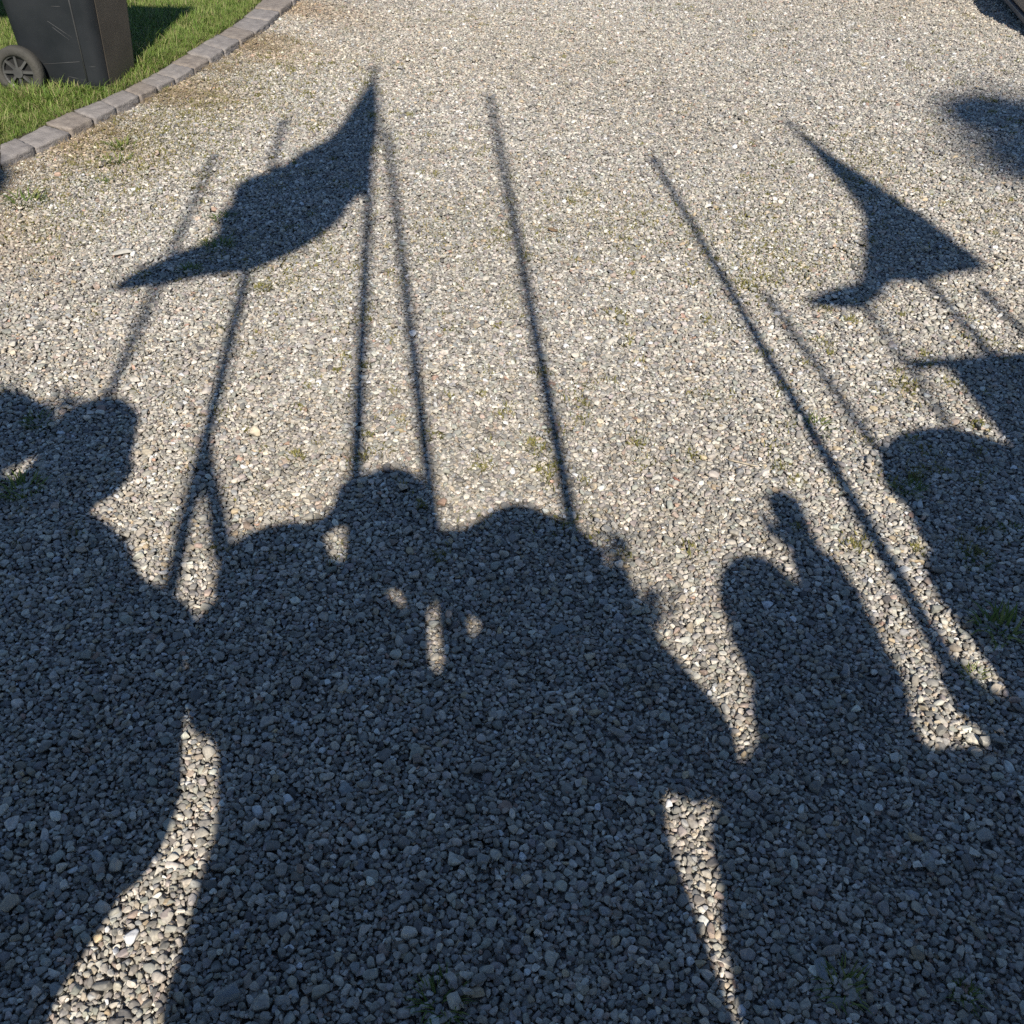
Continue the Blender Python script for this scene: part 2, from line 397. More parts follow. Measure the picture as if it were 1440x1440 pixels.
def blade_mesh(name, specs, m, straight=False):
    """specs: (x, y, yaw, length, width, lean, shade)"""
    V, F, SH = [], [], []
    for (x, y, a, Ln, wd, lean, sh) in specs:
        ca, sa = math.cos(a), math.sin(a); nseg = 3; base = len(V)
        for k in range(nseg+1):
            t = k/nseg; out_ = Ln*math.sin(lean*t)*t if not straight else Ln*t*math.sin(lean)
            z = Ln*t*math.cos(lean*t*0.8) if not straight else Ln*t*math.cos(lean)
            wk = wd*(1-t)**0.6*0.5+0.0001
            cx, cy = x+ca*out_, y+sa*out_
            V += [(cx-sa*wk, cy+ca*wk, z), (cx+sa*wk, cy-ca*wk, z)]; SH += [sh, sh]
        for k in range(nseg):
            i = base+2*k; F.append((i, i+1, i+3, i+2))
    me = bpy.data.meshes.new(name); me.from_pydata(V, [], F)
    at = me.attributes.new('shade', 'FLOAT', 'POINT'); at.data.foreach_set('value', SH)
    me.materials.append(m); me.polygons.foreach_set('use_smooth', [True]*len(F))
    return me
tufts = bpy.data.collections.new('tuft_shapes'); NT = 12
for k in range(NT):
    rs = random.Random(50+k); sp = []
    for _ in range(34):
        dead = rs.random() < 0.16
        sp.append((rs.gauss(0, .016), rs.gauss(0, .016), rs.uniform(0, 6.28), rs.uniform(.022, .062)*(1.15 if k % 4 == 0 else .9), rs.uniform(.002, .0042), rs.uniform(.2, 1.5), 0.95 if dead else rs.uniform(0, .65)))
    tufts.objects.link(bpy.data.objects.new('tuft_%02d' % k, blade_mesh('tuft_shape', sp, M_GRASS)))
BIN_C = Vector((-1.98, 4.95, 0))
ng = 26000 if not QUICK else 3000
gx = rng.uniform(-6.0, -0.6, ng*3); gy = rng.uniform(3.4, 10.5, ng*3)
xi = np.interp(gy, [p.y for p in INN], [p.x for p in INN])
ok = (gx < xi-0.012+rng.normal(0, .006, len(gx))) & (gx > -0.5*(gy*math.cos(PITCH)+0.87)-1.0)
gx, gy, xi = gx[ok], gy[ok], xi[ok]
k = len(gx)
sc = np.clip(rng.normal(1.0, .22, k), .5, 1.7)
edge = np.clip((xi-gx)/0.18, 0, 1); sc *= 0.55+0.45*edge
patch = 0.5+0.5*np.sin(gx*3.1+1)*np.cos(gy*2.3); sc *= 0.8+0.35*patch
# under the first bin's feet the grass is pressed flat, round its rim it stands taller
bd = np.hypot(gx-BIN_C.x, gy-BIN_C.y); sc *= np.where((np.abs(gx-BIN_C.x) < .17) & (np.abs(gy-BIN_C.y) < .16), 0.25, 1.0)
sc *= np.where((bd > .22) & (bd < .42), 1.3, 1.0)
me = bpy.data.meshes.new('grass'); me.vertices.add(k)
me.vertices.foreach_set('co', np.stack([gx, gy, np.full(k, 0.017)], 1).astype(np.float32).ravel())
a = me.attributes.new('rot', 'FLOAT_VECTOR', 'POINT'); e_ = np.zeros((k, 3), np.float32); e_[:, 2] = rng.uniform(0, 6.28, k); e_[:, 0] = rng.normal(0, .12, k); a.data.foreach_set('vector', e_.ravel())
a = me.attributes.new('size', 'FLOAT', 'POINT'); a.data.foreach_set('value', sc.astype(np.float32))
a = me.attributes.new('pick', 'INT', 'POINT'); a.data.foreach_set('value', rng.integers(0, NT, k).astype(np.int32))
o = link('grass', me, kind='stuff'); md = o.modifiers.new('scatter', 'NODES'); md.node_group = scatter_group('scatter_grass', tufts)

# weeds in the gravel: each plant its own object
def surf(x, y):
    i, j = idx(np.array([x]), np.array([y])); return float(hm[i[0], j[0]]-top_mean*0.75+bed_height(x, y))
def weed_mesh(seed, r, nb, m, low):
    rs = random.Random(seed); sp = []
    for _ in range(nb):
        a = rs.uniform(0, 6.28); q = r*0.75*math.sqrt(rs.random())
        sp.append((q*math.cos(a), q*math.sin(a), a+rs.gauss(0, .6), r*rs.uniform(.35, .85)*(0.6 if low else 1), rs.uniform(.0025, .005), rs.uniform(.6, 1.4), rs.uniform(0, .8)))
    return blade_mesh('weed_shape', sp, m)
WM = [weed_mesh(s, .05, 60, M_WEED, False) for s in (1, 2, 3)]+[weed_mesh(s, .045, 70, M_MOSS, True) for s in (4, 5, 6)]
weeds = [  # px, py, size, kind (0 leafy, 1 mossy), label
 (1147, 597, 1.0, 0, 'bright green leafy weed beside the longest slanting pole shadow'),
 (753, 628, .8, 1, 'yellow green weed tuft left of the middle pole shadow, above the rounded head shadow'),
 (168, 206, 1.5, 0, 'green weed nearest the kerb on the left, below the wheeled bin'),
 (140, 258, 1.1, 0, 'small green weed out on the gravel well below the kerb, near the left edge'),
 (35, 285, 1.6, 0, 'straggly green weed at the left edge under the lowest kerb stones'),
 (228, 127, 1.0, 0, 'leafy green weed growing against the kerb face beside the bin'),
 (165, 226, 1.3, 0, 'thin flat weed just below the nearest kerb weed'),
 (620, 1408, .8, 0, 'dark green weed in the shade at the bottom edge, centre'),
 (1182, 1386, .8, 0, 'dark green weed in the shade near the bottom right'),
 (52, 597, .8, 0, 'dark weed inside the left hat shadow, near its top'),
 (34, 692, 1.1, 0, 'dark weed at the left edge below the small lit gap'),
 (1410, 885, 1.35, 0, 'large dark weed patch at the right edge inside the shadow'),
 (1368, 948, .55, 0, 'dark weed at the lower tip of the narrow lit strip on the right'),
 (316, 308, 1.0, 0, 'dark round weed on the left rim of the large flag shadow'),
 (310, 348, 1.3, 0, 'dark weed inside the large flag shadow near its lower left'),
 (268, 381, .9, 0, 'dark weed near the left tip of the large flag shadow'),
 (370, 408, .9, 1, 'yellowish weed just below the large flag shadow'),
 (1244, 726, .6, 1, 'small weed on the lit strip left of the right hand body shadow'),
 (1258, 494, .8, 1, 'weed left of the dark crossbar shadow at the right'),
 (1210, 143, .9, 1, 'weed in open gravel above the right hand flag shadow'),
 (1048, 253, .9, 1, 'pale weed above the upper end of the longest slanting pole shadow'),
 (1280, 688, .8, 0, 'dark weed inside the right hand head shadow'),
 (606, 612, .8, 1, 'weed touching the fourth pole shadow above the head'),
 (415, 646, .7, 1, 'small weed between the two left poles above the shoulder shadow'),
 (362, 693, .6, 1, 'tiny weed right of the forked pole shadow'),
 (975, 330, .7, 1, 'small weed left of the slanting pole shadow at its upper third'),
 (862, 440, .8, 1, 'flat weed midway between the middle and the slanting pole shadows'),
 (1070, 424, .7, 1, 'weed just left of the thin faint pole shadow'),
 (1122, 676, .7, 1, 'small weed right of the slanting pole shadow beside the raised hand shadow'),
 (1360, 1400, .5, 0, 'small dark weed near the bottom right corner'),
 (1425, 748, .8, 0, 'dark weed at the right edge inside the shoulder shadow'),
 (375, 57, 1.0, 1, 'flat weed by the kerb near the top of the picture'),
 (1376, 790, .7, 0, 'dark weed low inside the right hand shadow'),
 (535, 632, .8, 1, 'yellow green weed between the third and fourth pole shadows'),
 (355, 58, .7, 1, None), (600, 155, .8, 1, None), (545, 168, .7, 1, None), (760, 322, .8, 1, None), (700, 330, .6, 1, None), (640, 318, .6, 1, None),
 (1100, 230, .7, 1, None), (1140, 265, .6, 1, None), (1085, 350, .8, 1, None), (1062, 300, .7, 1, None), (900, 300, .6, 1, None), (838, 300, .6, 1, None),
 (455, 330, .7, 1, None), (440, 375, .6, 1, None), (500, 350, .6, 1, None), (380, 395, .7, 1, None), (250, 545, .5, 1, None), (125, 430, .6, 1, None),
 (60, 330, .7, 1, None), (130, 230, .9, 1, None), (265, 160, 1.2, 1, None), (230, 185, .9, 1, None), (310, 118, .8, 1, None), (190, 240, .8, 1, None),
 (820, 540, .5, 1, None), (670, 660, .5, 1, None), (690, 520, .5, 1, None), (910, 600, .5, 1, None), (1180, 430, .7, 1, None), (1280, 540, .6, 1, None),
 (1330, 330, .6, 1, None), (1180, 320, .6, 1, None), (1395, 330, .7, 1, None), (960, 160, .7, 1, None), (690, 70, .8, 1, None), (800, 120, .7, 1, None),
 (355, 500, .5, 1, None), (480, 760, .5, 1, None), (90, 250, .9, 1, None), (1000, 470, .5, 1, None), (720, 430, .6, 1, None), (1130, 380, .6, 1, None)]
for j, (x, y, s, kind_, lab) in enumerate(weeds):
    g = ground(x, y); me = WM[(j % 3)+(3 if kind_ else 0)]
    o = link('weed', me); o.location = (g.x, g.y, surf(g.x, g.y)-0.004); o.rotation_euler = (0, 0, j*1.7); o.scale = (s*1.02, s*1.02, s*(.8 if not kind_ else .65))
    o['category'] = 'weed'; o['label'] = lab or 'small flat yellow green moss weed scattered on the open gravel'
    o['group'] = 'weeds growing in the gravel' if lab else 'small moss weeds scattered in the gravel'

# dry straw and dead bits along the kerb
sp = []
rs = random.Random(5)
for _ in range(5200):
    t = rs.uniform(0, 14); p = lerp_line(OUT, t); q = abs(rs.gauss(0, .15))
    if math.sin(t*2.1)+math.sin(t*5.3+1) < rs.uniform(-1.2, 1.0): continue
    x = p.x+q+.01; y = p.y-q*.4
    sp.append((x, y, rs.uniform(0, 6.28), rs.uniform(.012, .05), rs.uniform(.0014, .003), rs.uniform(1.35, 1.56), rs.random()))
me = blade_mesh('dry_straw', sp, M_STRAW, True)
co = np.zeros(len(me.vertices)*3, np.float32); me.vertices.foreach_get('co', co); co = co.reshape(-1, 3); co[:, 2] += SURF+0.006; me.vertices.foreach_set('co', co.ravel())
link('dry_straw', me, kind='stuff')
sp = []
for _ in range(17000):      # thin creeping moss that tints patches of the gravel
    t = rs.random()
    cx, cy = rs.choice([(240, 165), (200, 175), (300, 125), (60, 300), (1060, 290), (1100, 360), (880, 300), (640, 320), (420, 380), (1200, 230), (150, 235), (340, 75), (270, 200), (420, 130), (40, 320)])
    g = ground(cx+rs.gauss(0, 62), cy+rs.gauss(0, 34))
    if g.x < kerb_x(g.y)+.01: continue
    sp.append((g.x, g.y, rs.uniform(0, 6.28), rs.uniform(.007, .02), rs.uniform(.0018, .0034), rs.uniform(.7, 1.5), rs.random()))
for _ in range(800):
    gy_ = 1.6+5.0*rs.random()**.9; gx_ = rs.uniform(-.5, .5)*(gy_*.784+.87)
    if gx_ < kerb_x(gy_)+.02: continue
    r_ = rs.uniform(.006, .022)
    for _k in range(rs.randint(10, 46)):
        sp.append((gx_+rs.gauss(0, r_), gy_+rs.gauss(0, r_), rs.uniform(0, 6.28), rs.uniform(.006, .016), rs.uniform(.0018, .0032), rs.uniform(.4, 1.4), rs.random()*.8))
me = blade_mesh('moss', sp, M_MOSS, True)
co = np.zeros(len(me.vertices)*3, np.float32); me.vertices.foreach_get('co', co); co = co.reshape(-1, 3)
i_, j_ = idx(co[:, 0], co[:, 1]); co[:, 2] += hm[i_, j_]-top_mean*0.75-0.002; me.vertices.foreach_set('co', co.ravel())
link('moss', me, kind='stuff')

# a few stones that stand out
def lone_stone(px_, py_, size, colr, name, lab, flat=.5):
    g = ground(px_, py_); rs = random.Random(px_)
    me = SV[px_ % NV][0].copy(); m = mat('stone_'+name, colr, tuple(c*.75 for c in colr), 2.0, .7, .4, 9)
    me.materials.clear(); me.materials.append(m)
    o = link(name, me); o.location = (g.x, g.y, surf(g.x, g.y)+size*.25); o.scale = (size, size*.8, size*flat); o.rotation_euler = (rs.uniform(-.2, .2), rs.uniform(-.2, .2), rs.uniform(0, 3))
    o['label'] = lab; o['category'] = 'stone'
lone_stone(176, 357, .045, (.60, .57, .51), 'pale_stone', 'large pale stone left of the big flag shadow tip')
lone_stone(778, 327, .021, (.22, .15, .09), 'brown_stone', 'dark brown stone right of the middle pole shadow', .8)
lone_stone(951, 675, .012, (.38, .17, .12), 'red_stone', 'reddish stone on the lit gravel right of centre')
lone_stone(787, 886, .020, (.27, .29, .29), 'grey_stone', 'flat grey stone inside the rounded central head shadow', .35)
lone_stone(1270, 803, .015, (.66, .66, .65), 'white_stone', 'white stone in the lit strip beside the slanting pole shadow', .7)
lone_stone(720, 388 if False else 693, .012, (.62, .60, .55), 'cream_stone', 'small cream stone just above the rounded head shadow', .6)
lone_stone(325, 1404, .024, (.30, .31, .31), 'rounded_stone', 'large rounded grey stone at the bottom edge beside the lit patch', .6)
lone_stone(1155, 1365, .022, (.31, .33, .34), 'oval_stone', 'oval grey stone near the bottom right weed', .5)
lone_stone(1168, 1337, .017, (.40, .35, .30), 'beige_stone', 'rounded beige stone in the shade above the bottom right weed', .8)
lone_stone(1376, 586 if False else 1308, .016, (.44, .38, .28), 'tan_stone', 'tan stone in the shade at the bottom right', .8)

g = ground(1044, 655); bm = bmesh.new(); z_ = surf(g.x, g.y)+.004
p_ = [Vector((g.x-.032, g.y+.018, z_+.003)), Vector((g.x-.008, g.y+.004, z_+.005)), Vector((g.x+.014, g.y-.002, z_+.003)), Vector((g.x+.034, g.y-.012, z_+.004))]
for a_, b_ in zip(p_, p_[1:]): add_tube(bm, a_, b_, .0022, .0018, 7)
bm_obj('twig', bm, mat('pale_twig', (.52, .45, .34), (.40, .33, .24), 40, .8), None, True, label='short pale twig lying above the raised hand shadow', category='twig')

# ---------------------------------------------------------------- wheeled bins
M_BIN = bpy.data.materials.new('bin_plastic'); M_BIN.use_nodes = True
N, L = nodes(M_BIN); b = N['Principled BSDF']; b.inputs['Roughness'].default_value = .58; b.inputs['Specular IOR Level'].default_value = .3
tc = N.new('ShaderNodeTexCoord'); n1 = N.new('ShaderNodeTexNoise'); n1.inputs['Scale'].default_value = 5; n1.inputs['Detail'].default_value = 8; L.new(tc.outputs['Object'], n1.inputs['Vector'])
r1 = ramp(N, [(.35, (.012, .015, .018)), (.65, (.023, .026, .030))]); L.new(n1.outputs['Fac'], r1.inputs[0])
mp = N.new('ShaderNodeMapping'); mp.inputs['Scale'].default_value = (6, 6, 55); mp.inputs['Rotation'].default_value = (.2, .55, .3); L.new(tc.outputs['Object'], mp.inputs['Vector'])
n2_ = N.new('ShaderNodeTexNoise'); n2_.inputs['Scale'].default_value = 1.6; n2_.inputs['Detail'].default_value = 3; L.new(mp.outputs[0], n2_.inputs['Vector'])
r2 = ramp(N, [(.66, (0, 0, 0)), (.74, (1, 1, 1))]); L.new(n2_.outputs['Fac'], r2.inputs[0])
n3 = N.new('ShaderNodeTexNoise'); n3.inputs['Scale'].default_value = 3; L.new(tc.outputs['Object'], n3.inputs['Vector'])
r3 = ramp(N, [(.5, (0, 0, 0)), (.62, (.55, .55, .55))]); L.new(n3.outputs['Fac'], r3.inputs[0])
mm = N.new('ShaderNodeMath'); mm.operation = 'MULTIPLY'; L.new(r2.outputs[0], mm.inputs[0]); L.new(r3.outputs[0], mm.inputs[1])
mx = N.new('ShaderNodeMixRGB'); L.new(mm.outputs[0], mx.inputs[0]); L.new(r1.outputs[0], mx.inputs[1]); mx.inputs[2].default_value = (.16, .155, .15, 1); L.new(mx.outputs[0], b.inputs['Base Color'])
M_FRONT = mat('bin_front_brown', (.095, .08, .064), (.060, .052, .043), 7, .55)
M_TYRE = mat('bin_tyre', (.085, .08, .07), (.055, .053, .048), 20, .8, .3, 120)
M_RIM = mat('bin_rim', (.11, .11, .105), (.06, .06, .06), 20, .4); M_DISC = mat('wheel_disc_plastic', (.022, .022, .022), (.014, .014, .014), 20, .6)
M_SCRATCH = mat('scuffed_plastic', (.12, .12, .12), (.05, .052, .055), 5, .6)
def bin_body(bm, x0b, x1b, yb, x0t, x1t, yt, zb, zt):
    """tapered tub with rounded corners, hollow lip on top"""
    rings = []; seg = 6
    for t in [0, .02, .06, .1, .5, .9, .94, .941, 1.0]:
        z = zb+(zt-zb)*t; xa = x0b+(x0t-x0b)*t; xb = x1b+(x1t-x1b)*t; yy = yb+(yt-yb)*t
        rc = .045; ex = 0.0
        if t == 0: ex = -.012
        if t >= .941: ex = .018
        ring = []
        for (cx, cy, a0) in ((xb-rc, yy-rc, 0), (xa+rc, yy-rc, 90), (xa+rc, -yy+rc, 180), (xb-rc, -yy+rc, 270)):
            for k in range(seg+1):
                a = math.radians(a0+90*k/seg); ring.append(bm.verts.new((cx+(rc+ex)*math.cos(a), cy+(rc+ex)*math.sin(a), z)))
        rings.append(ring)
    for A, B in zip(rings, rings[1:]):
        m_ = len(A)
        for i in range(m_): bm.faces.new((A[i], A[(i+1) % m_], B[(i+1) % m_], B[i]))
    bm.faces.new(rings[0][::-1]); bm.faces.new(rings[-1])
def wheel(parent, x, y, z, side, R=.107):
    bm = bmesh.new(); M = Matrix.Translation((x, y, z)) @ Matrix.Rotation(math.pi/2, 4, 'X')
    prof = [(R*.66, -.018), (R*.70, -.024), (R*.93, -.024), (R, -.016), (R, .016), (R*.93, .024), (R*.70, .024), (R*.66, .018)]
    seg = 40; rings = [[bm.verts.new((r*math.cos(2*math.pi*i/seg), r*math.sin(2*math.pi*i/seg), q)) for i in range(seg)] for r, q in prof]
    rings.append(rings[0])
    for A, B in zip(rings, rings[1:]):
        for i in range(seg): bm.faces.new((A[i], A[(i+1) % seg], B[(i+1) % seg], B[i]))
    bmesh.ops.transform(bm, matrix=M, verts=bm.verts); bmesh.ops.recalc_face_normals(bm, faces=bm.faces)
    me = bpy.data.meshes.new('tyre'); bm.to_mesh(me); bm.free(); tyre = link('wheel', me, M_TYRE, parent, True)
    bm = bmesh.new(); lathe(bm, [(R*.65, -.001), (R*.65, .001)], seg=32); bmesh.ops.transform(bm, matrix=M, verts=bm.verts)
    me = bpy.data.meshes.new('wheel_disc'); bm.to_mesh(me); bm.free(); link('wheel_disc', me, M_DISC, tyre)
    bm = bmesh.new()
    lathe(bm, [(.022, -.02), (.022, .02)], seg=20)
    lathe(bm, [(R*.60, -.012), (R*.655, -.016), (R*.655, .016), (R*.60, .012), (R*.60, -.012)], seg=32, caps=False)
    for k in range(8):
        a = k*math.pi/4; add_box(bm, math.cos(a)*R*.40, math.sin(a)*R*.40, 0, R*.48, .010, .030, Matrix.Rotation(a, 4, 'Z'))
    bmesh.ops.transform(bm, matrix=M, verts=bm.verts)
    me = bpy.data.meshes.new('rim'); bm.to_mesh(me); bm.free(); link('rim', me, M_RIM, tyre)
def wheeled_bin(loc, rotz, lab, front=True):
    root = empty('wheeled_bin', loc, label=lab, category='bin'); root.rotation_euler = (0, 0, rotz); root.matrix_basis = Matrix.Translation(loc) @ Matrix.Rotation(rotz, 4, 'Z')
    def part(name, bm, m, smooth=False, parent=root):
        me = bpy.data.meshes.new(name); bmesh.ops.recalc_face_normals(bm, faces=bm.faces); bm.to_mesh(me); bm.free(); return link(name, me, m, parent, smooth)
    bm = bmesh.new(); bin_body(bm, -.225, .135, .185, -.265, .20, .235, .0, .88)
    body = part('body', bm, M_BIN)
    body.data.polygons.foreach_set('use_smooth', [True]*len(body.data.polygons)); body.data.set_sharp_from_angle(angle=.6)
    # front sheet of the tub, browner and lighter than the sides
    bm = bmesh.new(); qv = []
    for t in (.002, .90):
        for dx in (.0008, .003):
            for sg in (-1, 1): qv.append(bm.verts.new((.135+.065*t+dx, sg*(.135+.05*t), .88*t)))
    for f_ in ((0, 1, 3, 2), (4, 6, 7, 5), (0, 4, 5, 1), (2, 3, 7, 6), (0, 2, 6, 4), (1, 5, 7, 3)): bm.faces.new([qv[i] for i in f_])
    part('front_panel', bm, M_FRONT)
    # upright moulded rib near the front corner of each side, scuffed
    for s in (-1, 1):
        bm = bmesh.new()
        add_tube(bm, Vector((.06+.04*.06, s*(.1865+.05*.06), .88*.06)), Vector((.06+.04*.92, s*(.1865+.05*.92), .88*.92)), .0035, .0035, 10)
        part('rib', bm, M_SCRATCH if s < 0 else M_BIN, True)
    for (xa, za, xb, zb) in ((-.045, .30, .045, .235), (-.03, .275, .03, .225), (-.01, .36, .03, .36), (.015, .43, .06, .40), (-.12, .12, .05, .135), (-.02, .07, .02, .062)):
        bm = bmesh.new(); add_tube(bm, Vector((xa, -.1857-.0568*za, za)), Vector((xb, -.1857-.0568*zb, zb)), .0012, .0008, 6)
        part('scratch', bm, M_SCRATCH, True)
    bm = bmesh.new(); add_box(bm, -.02, 0, .915, .52, .50, .03, None, .012); add_box(bm, -.02, 0, .938, .42, .38, .03, None, .014)
    lid = part('lid', bm, M_BIN)
    bm = bmesh.new(); add_tube(bm, Vector((-.30, -.17, .88)), Vector((-.30, .17, .88)), .014, .014)
    for s in (-1, 1): add_tube(bm, Vector((-.24, s*.15, .87)), Vector((-.30, s*.15, .88)), .012, .012)
    part('handle', bm, M_BIN, True)
    bm = bmesh.new(); add_tube(bm, Vector((-.21, -.235, .1)), Vector((-.21, .235, .1)), .009, .009); part('axle', bm, M_RIM, True)
    for s in (-1, 1): wheel(root, -.21, s*.245, .1, s)
    return root
first = wheeled_bin(Vector((-1.93, 4.955, .02)), math.radians(-6), 'black wheeled rubbish bin with a grey tyred wheel standing on the lawn')
second = wheeled_bin(Vector((-2.95, 5.75, .02)), math.radians(40), 'second black wheeled bin partly out of frame at the top left edge')

# ---------------------------------------------------------------- low panelled box at the top right corner
M_PANEL = mat('beige_boards', (.36, .28, .215), (.26, .20, .155), 9, .6, .2, 50)
M_RAILG = mat('grey_rail', (.13, .125, .135), (.08, .078, .085), 30, .5, .2, 60)
M_DARK = mat('dark_recess', (.02, .017, .017), (.01, .009, .009), 20, .8)
g0 = ground(1402, -14, .05); g1 = ground(1446, 36, .05)
dv = (g0-g1).normalized(); nv = Vector((dv.y, -dv.x, 0))
ang = math.atan2(dv.y, dv.x); Rz = Matrix.Rotation(ang, 4, 'Z'); base = g1-dv*.05; Lb = 2.6
box = empty('low_cabinet', (base.x, base.y, 0), label='low beige panelled box with grey base rail, cut off by the top right corner', category='box')
def strip(name, off, dpt, z0, z1, m, bev=.006):
    bm = bmesh.new(); c = base+dv*Lb/2+nv*(off+dpt/2); add_box(bm, c.x, c.y, (z0+z1)/2, Lb, dpt, z1-z0, Rz, bev); bm_obj(name, bm, m, box)
strip('base_rail', 0, .05, .035, .062, M_RAILG)
strip('recess', .055, .9, .02, .068, M_DARK)
strip('side_panel', .012, .95, .070, .40, M_PANEL, .008)
strip('top_board', .0, .99, .402, .45, M_PANEL, .008)

# ---------------------------------------------------------------- flagpoles and flags (they stand behind the camera; the picture shows their shadows)
M_WOODP = mat('pole_wood', (.30, .19, .09), (.20, .12, .06), 30, .5, .2, 90)
M_BRASS = mat('brass', (.55, .40, .15), (.45, .32, .12), 20, .35, metal=1.0)
def pole(tip, low, Y, r, lab, name='flagpole', tipblade=True, end=0.0):
    a = caster(*tip, Y); b_ = caster(*low, Y); d = (a-b_).normalized(); foot = b_-d*((b_.z-end)/d.z)
    root = empty(name, foot, label=lab, category='flagpole', group='flagpoles held upright behind the camera')
    bm = bmesh.new(); n_ = 8
    for i in range(n_):
        p, q = foot.lerp(a, i/n_), foot.lerp(a, (i+1)/n_); t = i/n_
        add_tube(bm, p, q, r*(1.12-.3*t), r*(1.12-.3*(i+1)/n_), 14)
    bm_obj('shaft', bm, M_WOODP, root, True)
    if tipblade:
        bm = bmesh.new(); add_tube(bm, a-d*.005, a+d*.07, r*.95, .002, 10); add_ball(bm, a, r*1.25); bm_obj('finial', bm, M_BRASS, root, True)
    return root, foot, a, d
def cloth(name, poly, Y, m, lab, amp=.10, cat='flag', freq=7.0, own=True, parent=None):
    pts = [caster(x, y, Y) for x, y in poly]; P2 = [Vector((p.x, p.z)) for p in pts]
    # round the outline a little
    Q = []
    for i in range(len(P2)):
        a, b_ = P2[i], P2[(i+1) % len(P2)]; Q += [a.lerp(b_, .2), a.lerp(b_, .5), a.lerp(b_, .8)]
    xs = [q.x for q in Q]; zs = [q.y for q in Q]; st = .05; inner_ = []
    def inside(x, z):
        c = False; j = len(Q)-1
        for i in range(len(Q)):
            if (Q[i].y > z) != (Q[j].y > z) and x < (Q[j].x-Q[i].x)*(z-Q[i].y)/(Q[j].y-Q[i].y)+Q[i].x: c = not c
            j = i
        return c
    x = min(xs)+st/2
    while x < max(xs):
        z = min(zs)+st/2
        while z < max(zs):
            if inside(x, z): inner_.append(Vector((x, z)))
            z += st
        x += st
    k_ = len(Q)
    v, e, f, *_r = geometry.delaunay_2d_cdt(Q+inner_, [(i, (i+1) % k_) for i in range(k_)], [], 1, 1e-5)
    cx = min(xs); bm = bmesh.new(); bv = []
    for p in v:
        # folds are pushed along the sun's rays' own plane, so real depth
        s = amp*math.sin((p.x-cx)*freq+p.y*2.0)+.5*amp*math.sin((p.x-cx)*freq*2.3-p.y*3+1)
        bv.append(bm.verts.new(Vector((p.x, Y, p.y))+SUN*s))
    for t in f: 
        try: bm.faces.new([bv[i] for i in t])
        except ValueError: pass
    bmesh.ops.solidify(bm, geom=bm.faces[:], thickness=.002)
    if own:
        return bm_obj(name, bm, m, None, True, label=lab, category=cat)
    return bm_obj(name, bm, m, parent, True)
M_FLAGB = mat('flag_cloth', (.50, .50, .52), (.42, .42, .45), 5, .8, .2, 300, trans=.3)
M_FLAGR = mat('flag_cloth_cream', (.50, .48, .42), (.42, .40, .36), 5, .8, .2, 300, trans=.3)
M_FLAGW = mat('banner_cloth', (.55, .53, .46), (.42, .40, .35), 5, .8, .2, 300, trans=.05)
pole((300, 222), (150, 568), -1.3, .017, 'thin flagpole farthest left')
pole((398, 172), (243, 815), -.95, .019, 'flagpole second from the left with an added ribbon', end=1.62)
pole((527, 96), (500, 672), -.62, .019, 'flagpole that carries the large pale flag')
pole((545, 190), (612, 752), -.75, .018, 'flagpole right beside the one with the large pale flag')
pole((689, 138), (802, 722), -.70, .019, 'lone bare flagpole in the middle')
pole((920, 227), (1335, 935), -.28, .0185, 'bare flagpole held by the man on the right')
pole((1083, 422), (1228, 622), -1.1, .0165, 'short thin flagpole behind the men on the right')
pole((1112, 174), (1388, 494), -.95, .0175, 'flagpole that carries the wedge shaped flag')
p9 = pole((1384, 412), (1442, 470), -.9, .0175, 'flagpole with a crossbar and a pale banner')
pole((1224, 440), (1332, 592), -1.5, .015, 'thin flagpole farthest back on the right')
cloth('flag', [(527, 92), (533, 130), (536, 175), (529, 213), (522, 245), (518, 268), (496, 286), (482, 310), (447, 338), (406, 362), (350, 384), (294, 389), (239, 400), (161, 412), (157, 404), (187, 383), (246, 355), (303, 336), (305, 305), (324, 285), (327, 262), (353, 248), (388, 237), (426, 213), (465, 192), (485, 164), (503, 136), (517, 115)], -.62, M_FLAGB, 'large pale flag blowing to the left from its pole', .12)
cloth('flag', [(1110, 172), (1127, 184), (1179, 224), (1234, 257), (1255, 275), (1304, 306), (1346, 341), (1386, 371), (1390, 380), (1335, 387), (1297, 399), (1262, 396), (1248, 407), (1234, 424), (1217, 436), (1179, 434), (1125, 429), (1151, 410), (1179, 401), (1207, 396), (1210, 368), (1210, 334), (1212, 300), (1193, 271), (1168, 236), (1141, 208)], -.95, M_FLAGR, 'cream flag hanging in a wedge from its pole', .10)
root9, foot9, a9, d9 = p9
bm = bmesh.new(); add_tube(bm, caster(1285, 513, -.9), caster(1640, 487, -.9), .021, .021); bm_obj('crossbar', bm, M_WOODP, root9, True)
cloth('banner', [(1338, 518), (1362, 505), (1440, 497), (1620, 487), (1640, 800), (1520, 740), (1440, 658), (1394, 594), (1362, 555), (1340, 528)], -.9, M_FLAGW, 'pale banner hanging from the crossbar pole', .05, 'banner')
# ribbon added on the second pole to cast the fork in its shadow
bmr = cloth('ribbon', [(300, 612), (306, 650), (318, 700), (328, 750), (340, 790), (300, 800), (292, 760), (290, 720), (281, 680), (283, 640)], -.95, M_FLAGW, 'pale ribbon added to the second flagpole to fork its shadow', .03, 'ribbon')
cloth('added_cloth', [(-60, 200), (-10, 218), (10, 230), (20, 244), (12, 262), (-10, 285), (-70, 300)], -1.3, M_FLAGR, 'small cream cloth added at the far left to shade the kerb', .04, 'flag')  # unseen cloth added only to drop a small shadow on the kerb

